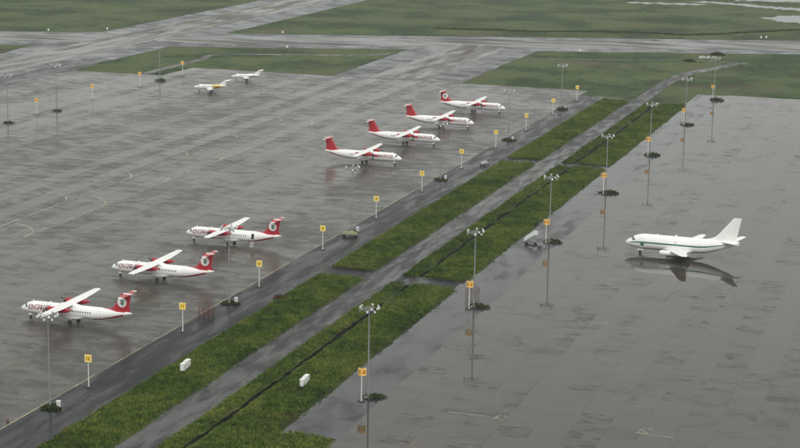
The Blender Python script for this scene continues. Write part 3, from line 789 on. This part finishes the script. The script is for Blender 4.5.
# open rear door with folding steps on the third turboprop
p2 = planes[2]
fu = Fus([(18, 2.41, 1.43, 1.43), (19.2, 2.46, 1.41, 1.38), (21.2, 2.62, 1.27, 1.2)])
fu.patch(19.25, 20.0, 50, 112, -1, .016, 2, 8).build('open_doorway', M_dark, p2)
st = MB()
for k in range(5): MB().box(19.3, -1.75 - .16 * k, 1.3 - .27 * k, 19.95, -1.58 - .16 * k, 1.34 - .27 * k).build('step', M_white2, p2)
MB().add([(19.26, -1.5, 1.45), (19.26, -2.5, .05), (19.26, -2.38, .05), (19.26, -1.38, 1.45), (19.31, -1.5, 1.45), (19.31, -2.5, .05), (19.31, -2.38, .05), (19.31, -1.38, 1.45)],
         [(0,1,2,3),(4,5,6,7),(0,1,5,4),(2,3,7,6),(0,3,7,4),(1,2,6,5)]).build('stair_side', M_white, p2)
MB().add([(19.96, -1.5, 1.45), (19.96, -2.5, .05), (19.96, -2.38, .05), (19.96, -1.38, 1.45), (20.01, -1.5, 1.45), (20.01, -2.5, .05), (20.01, -2.38, .05), (20.01, -1.38, 1.45)],
         [(0,1,2,3),(4,5,6,7),(0,1,5,4),(2,3,7,6),(0,3,7,4),(1,2,6,5)]).build('stair_side', M_white, p2)

def make_737():
    root = empty('jet_airliner')
    fu = Fus([(0, 2.55, .04, .04), (.15, 2.57, .36, .34), (.5, 2.62, .68, .63), (1.1, 2.72, 1.05, .98), (1.9, 2.86, 1.38, 1.34), (2.8, 3.0, 1.62, 1.65), (3.9, 3.1, 1.79, 1.88), (5.2, 3.14, 1.88, 2.0),
              (12, 3.14, 1.88, 2.0), (18.2, 3.14, 1.88, 2.0), (20.5, 3.25, 1.84, 1.9), (23, 3.58, 1.6, 1.6), (25.5, 4.0, 1.2, 1.18), (27.8, 4.42, .72, .72), (29.2, 4.68, .34, .34), (29.6, 4.74, .1, .1)])
    body = fu.body('fuselage', M_white, root, 32)
    for side in (-1, 1):
        for x0, x1, a, b in ((1.55, 2.15, 5, 30), (1.72, 2.45, 33, 52), (2.05, 2.8, 55, 70)):
            fu.patch(x0, x1, a, b, side, .014, 4, 4, lambda u, a=a, b=b: (a, b - (b - a) * .25 * (1 - u))).build('cockpit_window', M_glass, body)
        fu.patch(1.4, 27.5, 0, 0, side, .014, 40, 2, lambda u: (82 - 1 * (1 - min(1, u * 6)) ** 2, 93 - 2 * max(0, u - .8) * 5 - 3 * (1 - min(1, u * 6)) ** 2)).build('green_stripe', M_green, body)
        # emblem under the stripe
        V = []; F = []
        for i in range(3):
            for k in range(16):
                a = 2*pi*k/16; V.append(fu.p(4.75 + .5*i/2*cos(a), R(101) + .26*i/2*sin(a), side, .016))
        for i in range(2):
            for k in range(16): F.append((i*16+k, i*16+(k+1) % 16, (i+1)*16+(k+1) % 16, (i+1)*16+k))
        MB().add(V, F).build('round_emblem', M_green, body, recalc=False)
        fu.patch(5, 24, 0, 0, side, .010, 24, 6, lambda u: (136 - 6 * sin(pi*u), 180)).build('grey_belly', M_belly, body)
        for x0, x1, a, b in ((3.9, 4.75, 52, 106), (13.2, 13.7, 62, 92), (22.6, 23.3, 62, 106)):
            for q in ((x0, x0 + .06, a, b), (x1 - .06, x1, a, b), (x0 + .06, x1 - .06, a, a + 2)):
                fu.patch(*q, side, .017, 1, 8).build('door_seam', M_greybox if x0 == 13.2 else M_belly, body)
    fr = Fus([(9.2, 1.75, .3, .15), (10.6, 1.72, 1.75, .62), (13.5, 1.7, 1.98, .68), (16.6, 1.72, 1.9, .62), (18.8, 1.85, .8, .3), (19.4, 1.9, .2, .1)])
    fr.body('wing_fairing', M_belly, root, 18)
    for side in (-1, 1):
        w = surf([(9.9, side*.6, 1.75, 8.0, .12), (10.9, side*2.0, 1.9, 6.6, .12), (12.7, side*5.2, 2.25, 4.35, .11), (16.9, side*13.6, 3.12, 1.75, .1), (17.35, side*14.18, 3.18, 1.2, .08)]).build('wing', M_white, root, smooth=45)
        na = Fus([(10.0, 1.62, .44, .44), (10.12, 1.62, .55, .56), (11.2, 1.6, .66, .68), (13.5, 1.6, .64, .66), (15.8, 1.66, .52, .54), (17.1, 1.72, .40, .40)])
        nc = na.body('engine_nacelle', M_white, root, 20)
        for v in nc.data.vertices: v.co.y += side * 4.82
        MB().tube([(9.985, side*4.82, 1.62), (9.992, side*4.82, 1.62)], [.40, .40], 18).build('intake', M_dark, nc)
        MB().tube([(17.1, side*4.82, 1.72), (17.6, side*4.82, 1.73)], [.38, .30], 14).build('exhaust_pipe', M_greybox, nc)
        g = MB().tube([(15.6, side*2.5, 1.6), (15.5, side*2.6, .55)], .14, 8).build('main_gear', M_metal, root)
        wheel(g, 15.5, side*2.35, .52, .52, .34); wheel(g, 15.5, side*2.85, .52, .52, .34)
        surf([(24.7, side*.4, 4.75, 3.7, .11), (26.2, side*2.2, 4.98, 2.9, .1), (29.0, side*5.3, 5.38, 1.45, .09), (29.35, side*5.5, 5.4, 1.0, .08)], camber=0).build('tailplane', M_white, root, smooth=45)
    for side in (-1, 1):
        for yy, x, zz in ((3.6, 16.0, 1.85), (7.2, 16.3, 2.3), (9.6, 17.1, 2.55)):
            MB().tube([(x - .9, side*yy, zz), (x, side*yy, zz - .14), (x + 1.6, side*yy, zz + .02)], [.05, .15, .03], 8).build('flap_fairing', M_white, root, smooth=45)
    fs = [(19.6, 0, 4.9, 8.6), (22.2, 0, 5.4, 6.3), (23.4, 0, 5.95, 5.3), (24.3, 0, 6.8, 4.7), (27.7, 0, 10.95, 2.05), (28.0, 0, 11.22, 1.7)]
    fin = surf(fs, True, .095, 0).build('tail_fin', M_white, root, smooth=45)
    for side in (-1, 1):
        V = [fin_point(28.55 - .03, 6.3, fs, side, .01, .095), fin_point(28.6, 6.3, fs, side, .01, .095), fin_point(29.35, 10.6, fs, side, .01, .095), fin_point(29.3, 10.6, fs, side, .01, .095)]
        V = [fin_point(np.interp(z, [5.6, 10.9], [27.3, 29.2]) + dx, z, fs, side, .012, .095) for z in np.linspace(5.8, 10.8, 8) for dx in (0, .06)]
        MB().add(V, [(2*k, 2*k+1, 2*k+3, 2*k+2) for k in range(7)]).build('rudder_gap', M_belly, fin, recalc=False)
    g = MB().tube([(4.05, 0, 1.7), (4.0, 0, .4)], .10, 8).build('nose_gear', M_metal, root)
    wheel(g, 4.0, -.2, .34, .34, .2); wheel(g, 4.0, .2, .34, .34, .2)
    MB().box(3.4, -.5, .75, 4.9, -.46, 1.35).build('gear_door', M_white, g); MB().box(3.4, .46, .75, 4.9, .5, 1.35).build('gear_door', M_white, g)
    MB().box(13.0, -.03, 5.12, 13.5, .03, 5.55).build('blade_antenna', M_white, root); MB().box(8.2, -.03, 5.12, 8.6, .03, 5.42).build('blade_antenna', M_white, root)
    return root
j = make_737(); j.location = (73.9, 156.6, 0); j.rotation_euler = (0, 0, R(-1.0))
tag(j, 'white jet airliner with thin dark green stripe standing on the wet right apron', 'airliner')

def make_bizjet(gold, label):
    root = empty('business_jet', label=label, cat='jet', group='small business jets at the far turf island')
    fu = Fus([(0, 1.62, .03, .03), (.2, 1.64, .22, .2), (.8, 1.72, .5, .46), (1.7, 1.85, .76, .74), (2.8, 1.98, .92, .95), (7, 2.0, .95, .98), (9.2, 2.06, .9, .9), (11.4, 2.3, .6, .58), (13.2, 2.5, .3, .3), (14.2, 2.6, .06, .06)])
    body = fu.body('fuselage', M_white, root, 20)
    for side in (-1, 1):
        for x0, x1, a, b in ((1.75, 2.15, 6, 34), (1.9, 2.5, 38, 64)):
            fu.patch(x0, x1, a, b, side, .012, 3, 3).build('cockpit_window', M_glass, body)
        for k in range(6): fu.patch(4.0 + .75*k, 4.35 + .75*k, 62, 82, side, .012, 1, 2).build('cabin_window', M_glass, body)
        surf([(5.6, side*.2, 1.25, 3.3, .12), (6.9, side*3.5, 1.42, 2.2, .11), (8.6, side*7.7, 1.72, 1.1, .1)]).build('wing', M_white, root, smooth=45)
        na = Fus([(8.4, 2.55, .34, .34), (8.55, 2.55, .42, .42), (9.6, 2.55, .46, .46), (10.9, 2.58, .4, .4), (11.6, 2.6, .3, .3)])
        nc = na.body('engine_nacelle', M_gold if gold else M_white, root, 16)
        for v in nc.data.vertices: v.co.y += side * 1.45
        MB().box(9.0, side*.75 - .3, 2.42, 10.6, side*.75 + .3, 2.52).build('engine_pylon', M_white, nc)
        MB().tube([(11.55, side*1.45, 2.6), (11.8, side*1.45, 2.6)], [.27, .24], 10).build('exhaust_pipe', M_dark, nc)
        MB().tube([(8.39, side*1.45, 2.55), (8.395, side*1.45, 2.55)], [.31, .31], 14).build('intake', M_dark, nc)
        g = MB().tube([(7.6, side*1.2, 1.3), (7.6, side*1.35, .3)], .08, 6).build('main_gear', M_metal, root)
        wheel(g, 7.6, side*1.25, .32, .32, .18); wheel(g, 7.6, side*1.5, .32, .32, .18)
        if gold: fu.patch(7.5, 13.4, 0, 0, side, .012, 10, 4, lambda u: (128 - 62*u, 134 + 10*u)).build('gold_sweep', M_gold, body)
        surf([(13.9, side*.05, 4.95, 1.6, .1), (15.0, side*2.9, 5.0, .8, .09)], camber=0).build('tailplane', M_white, root, smooth=45)
    surf([(10.2, 0, 2.6, 3.6), (11.3, 0, 3.2, 2.8), (13.6, 0, 4.95, 2.0)], True, .1, 0).build('tail_fin', M_white, root, smooth=45)
    MB().tube([(13.4, 0, 4.98), (13.9, 0, 5.03), (15.6, 0, 5.0)], [.03, .13, .03], 8).build('tail_bullet', M_white, root)
    g = MB().tube([(2.4, 0, 1.4), (2.4, 0, .25)], .06, 6).build('nose_gear', M_metal, root)
    wheel(g, 2.4, -.13, .24, .24, .12); wheel(g, 2.4, .13, .24, .24, .12)
    return root
b1 = make_bizjet(True, 'small white business jet with gold engines, nearer of the two'); b1.location = (-156.0, 389.0, 0); b1.rotation_euler = (0, 0, R(9))
b2 = make_bizjet(False, 'small all-white business jet nearest the far turf island'); b2.location = (-156.0, 428.6, 0); b2.rotation_euler = (0, 0, R(14)); b2.scale = (.9, .9, .9)

# ------------------------------------------------------------------ things standing on the verges and shoulders
def kiosk(x, y, label):
    root = empty('electrical_kiosk', (x, y, 0), R(2), label, 'kiosk', 'white electrical kiosks on the verges')
    MB().box(-.45, -.05, 0, .45, 3.75, .28).build('plinth', M_rubble, root)
    for y0, y1, h in ((0, 1.72, 1.62), (1.78, 3.7, 1.74)):
        c = MB().box(-.38, y0, .282, .38, y1, h).build('cabinet', M_white2, root, bevel=.025)
        MB().box(-.44, y0 - .04, h + .002, .44, y1 + .01, h + .07).build('lid', M_white2, c)
        for q in range(2):
            a = y0 + .08 + q * (y1 - y0 - .1) / 2; MB().box(.383, a, .38, .405, a + (y1 - y0 - .2) / 2, h - .12).build('door', M_white, c)
        MB().box(.41, y0 + .72, .75, .44, y0 + .86, .95).build('door_handle', M_dark, c)
    return root
kiosk(12.6, 15.2, 'white electrical kiosk on the verge beside the left shoulder')
kiosk(38.6, 14.0, 'white electrical kiosk on the verge between ditch and right shoulder')

def trestles(x, y, rz, label, w, d, h, bays, mat, name):
    root = empty(name, (x, y, 0), rz, label, 'steel frame')
    for k in range(bays + 1):
        xx = -w/2 + w * k / bays
        for yy in (-d/2, d/2): MB().tube([(xx, yy, 0), (xx, yy, h * (.82 + .18 * ((k + (yy > 0)) % 2)))], .06, 6).build('post', mat, root)
        MB().tube([(xx, -d/2, h*.8), (xx, d/2, h*.8)], .05, 6).build('crossbar', mat, root)
    for yy in (-d/2, d/2):
        for z in (.35, h*.55, h*.8): MB().tube([(-w/2, yy, z), (w/2, yy, z)], .045, 6).build('rail', mat, root)
        for k in range(bays): MB().tube([(-w/2 + w*k/bays, yy, .35), (-w/2 + w*(k+1)/bays, yy, h*.8)], .035, 5).build('brace', mat, root)
    return root
trestles(-.5, 56.0, R(20), 'rusty red steel trestle stand on the left shoulder by the apron edge', 3.2, 1.8, 2.4, 3, M_rust, 'steel_trestle')
trestles(50.6, 92.5, R(4), 'tall rusty red steel cage behind the amber sign on the right shoulder', 2.8, 1.8, 3.4, 3, M_rust, 'steel_cage')
b = foliage('rusty_shrub', 420, 1.7, 1.3, 1.0, .34, M_leafred, seed=77); b.location = (8.6, 77.5, 0); tag(b, 'reddish brown shrub at the rim of the left verge', 'plant')

def cart(x, y, rz, label, w, d, mat, name, boxed=False):
    root = empty(name, (x, y, 0), rz, label, 'cart')
    MB().box(-w/2, -d/2, .5, w/2, d/2, .62).build('deck', M_greybox, root)
    for sx in (-1, 1):
        for sy in (-1, 1): wheel(root, sx*w*.36, sy*d*.42, .28, .28, .16)
    MB().tube([(w/2, 0, .52), (w/2 + 1.1, 0, .2)], .05, 6).build('drawbar', M_galv, root)
    r = random.Random(int(w * 100)); g = 9; V = []; F = []
    for i in range(g + 1):
        for k in range(g + 1):
            u, v_ = i / g - .5, k / g - .5; e = max(abs(u), abs(v_)) * 2
            hgt = .64 if e > .98 else .64 + (1 - e ** 3) * (.75 + .25 * sin(u * 9) * cos(v_ * 8)) + r.uniform(-.07, .07)
            V.append((u * w * 1.04, v_ * d * 1.06, hgt))
    for i in range(g):
        for k in range(g): a = i * (g + 1) + k; F.append((a, a + 1, a + g + 2, a + g + 1))
    MB().add(V, F).build('cover', mat, root, smooth=35)
    return root
cart(.9, 146.5, R(8), 'low cart under khaki canvas beside the third mast on the left shoulder', 4.2, 1.9, M_khaki, 'baggage_cart')
cart(5.2, 266, R(70), 'low cart under grey sheet on the left shoulder', 3.0, 1.6, M_greysheet, 'baggage_cart')

def steps(x, y, rz, label):
    root = empty('passenger_steps', (x, y, 0), rz, label, 'passenger steps')
    MB().box(-1.7, -.85, .45, 1.7, .85, .62).build('chassis', M_greybox, root)
    for sx in (-1.2, 1.2):
        for sy in (-.8, .8): wheel(root, sx, sy, .32, .32, .2)
    for k in range(9): MB().box(-1.6 + .28*k, -.7, .75 + .21*k, -1.3 + .28*k, .7, .80 + .21*k).build('tread', M_galv, root)
    for sy in (-.78, .78):
        MB().add([(-1.75, sy - .03, .65), (.95, sy - .03, 2.45), (1.75, sy - .03, 2.45), (1.75, sy - .03, 3.45), (.8, sy - .03, 3.45), (-1.75, sy - .03, 1.6),
                  (-1.75, sy + .03, .65), (.95, sy + .03, 2.45), (1.75, sy + .03, 2.45), (1.75, sy + .03, 3.45), (.8, sy + .03, 3.45), (-1.75, sy + .03, 1.6)],
                 [(0,1,2,3,4,5), (11,10,9,8,7,6)] + [(i, (i+1) % 6, 6 + (i+1) % 6, 6 + i) for i in range(6)]).build('side_panel', M_tarp, root)
        MB().tube([(-1.4, sy, .6), (1.5, sy, 2.3)], .06, 6).build('brace', M_galv, root); MB().tube([(1.5, sy, .6), (-.2, sy, 1.6)], .06, 6).build('brace', M_galv, root)
    MB().box(.95, -.74, 2.40, 1.75, .74, 2.46).build('platform', M_galv, root)
    MB().box(1.79, -.7, .64, 2.9, .7, 1.7).build('engine_box', M_greybox, root, bevel=.04)
    return root
steps(48.6, 156.2, R(6), 'pale mobile passenger steps on the right shoulder beside a mast')

def marker(x, y, rz, label, s=1.0):
    root = empty('runway_marker', (x, y, 0), rz, label, 'marker', 'white marker boards along the runway edges')
    MB().box(-.5*s, -.09, .4*s, .5*s, .09, 1.6*s).build('board', M_white2, root)
    for q in (-.35, .35): MB().tube([(q*s, 0, -.05), (q*s, 0, .52*s)], .05, 6).build('leg', M_galv, root)
    return root
for i, (x, y, lab) in enumerate(((-326, 571.5, 'white marker board at the far left edge of the far turf'), (-301, 592, 'white marker board at the corner of far turf and taxiway'), (-207.6, 618.0, 'white marker board on the far runway edge left of centre'),
                                 (-179, 553, 'white marker board at near runway edge on the left turf island'), (-38, 603.5, 'white marker board at near runway edge behind the floodlight mast'),
                                 (42.8, 716, 'white marker board on the far runway edge at right'), (40.2, 713.5, 'white marker board just left of the far right runway marker'))):
    marker(x, y, R(20), lab, .9)
for i, (x, y, lab) in enumerate(((-3.4, -24.5, 'small dark edge light on the apron line at lower left'), (8.2, -24.5, 'small dark edge light at the verge rim at lower left'))):
    root = empty('edge_light', (x, y, .0), 0, lab, 'edge light', 'small edge lights at lower left')
    MB().tube([(0, 0, 0), (0, 0, .12)], [.3, .26], 10).build('base', M_dark, root); MB().tube([(0, 0, .1), (0, 0, .55), (0, 0, .7)], [.2, .17, .06], 8).build('lamp', M_rust, root)

# bush and rubble beside the far end of the service road
b = foliage('dark_bush', 700, 3.6, 2.4, 1.9, .6, M_leaf, seed=91); b.location = (29.5, 622, 0); tag(b, 'dark bush beside the far end of the service road', 'plant')
b = foliage('dark_bush', 360, 3.0, 2.0, 1.3, .7, M_leaf, seed=92); b.location = (21, 588, 0); tag(b, 'low dark bush on the turf left of the rubble heap', 'plant')
rb = empty('rubble_heap', (27.5, 607, 0), 0, 'pale rubble heap on the turf in front of the dark bush', 'rubble')
for k in range(16):
    M = Matrix.Translation((random.uniform(-4, 3), random.uniform(-4, 4), .2)) @ Matrix.Rotation(random.uniform(0, 3), 4, (random.random(), random.random(), 1))
    s = random.uniform(.35, .9); MB().box(-s, -s*.7, -.4, s, s*.7, .35, M).build('block', M_rubble, rb, bevel=.08)
# bank of scrub beyond the runway
hp = [(-140, 683), (-84, 692), (-50, 708), (-22, 715), (-4, 711), (15, 727), (36, 752), (58, 778), (90, 800)]
sc = []
r = np.random.default_rng(5); VV = []; TT = []
for a, b_ in zip(hp[:-1], hp[1:]):
    ln = math.hypot(b_[0]-a[0], b_[1]-a[1]); n = int(ln * 34)
    q = r.random(n); c = np.stack([a[0] + (b_[0]-a[0])*q + r.normal(0, .9, n), a[1] + (b_[1]-a[1])*q + r.normal(0, 1.5, n), r.random(n) * (.25 + .35 * vnoise(q*ln, q*0, 6, 3)) + .1], -1)
    d1 = r.normal(size=(n, 3)); d1 /= np.linalg.norm(d1, axis=1)[:, None]; d2 = np.cross(d1, r.normal(size=(n, 3))); d2 /= np.linalg.norm(d2, axis=1)[:, None]
    VV.append(np.stack([c - d1*.28, c + d2*.2, c + d1*.28, c - d2*.2], 1).reshape(-1, 3)); TT.append(np.repeat(.2 + r.random(n) * .7, 4))
V = np.concatenate(VV); o = obj('scrub_bank', mesh_np('scrub_bank', V, np.arange(len(V)).reshape(-1, 4), attr=np.concatenate(TT)), M_leaf)
tag(o, 'low dark bank of scrub running beyond the runway', 'scrub', kind='stuff')
# flood water lying on the far grass
for i, pl in enumerate(([(-70, 905), (-30, 912), (-18, 922), (-40, 922), (-72, 915)], [(-34, 938), (10, 918), (40, 902), (120, 880), (128, 892), (60, 914), (10, 932), (-30, 946)],
                        [(24, 842), (40, 866), (75, 880), (150, 890), (160, 840), (80, 812), (52, 812), (36, 826)], [(-10, 960), (60, 975), (150, 980), (150, 1010), (30, 1000)])):
    o = sheet('flood_pool', jag(pl, 4.5, 3.0, 40 + i), .012, M_pond)

# ------------------------------------------------------------------ rain haze in the air
me = MB().box(-5100, -5100, -2.0, 5100, 5100, 112).mesh('haze')
hz = obj('haze', me, None); hz['kind'] = 'stuff'
hm = bpy.data.materials.new('haze_air'); hm.use_nodes = True; nt = hm.node_tree; nt.nodes.clear()
pv = nt.nodes.new('ShaderNodeVolumePrincipled'); pv.inputs['Color'].default_value = (.92, .95, .97, 1); pv.inputs['Density'].default_value = .00008; pv.inputs['Anisotropy'].default_value = .0
ou = nt.nodes.new('ShaderNodeOutputMaterial'); nt.links.new(pv.outputs[0], ou.inputs['Volume'])
me.materials.append(hm)
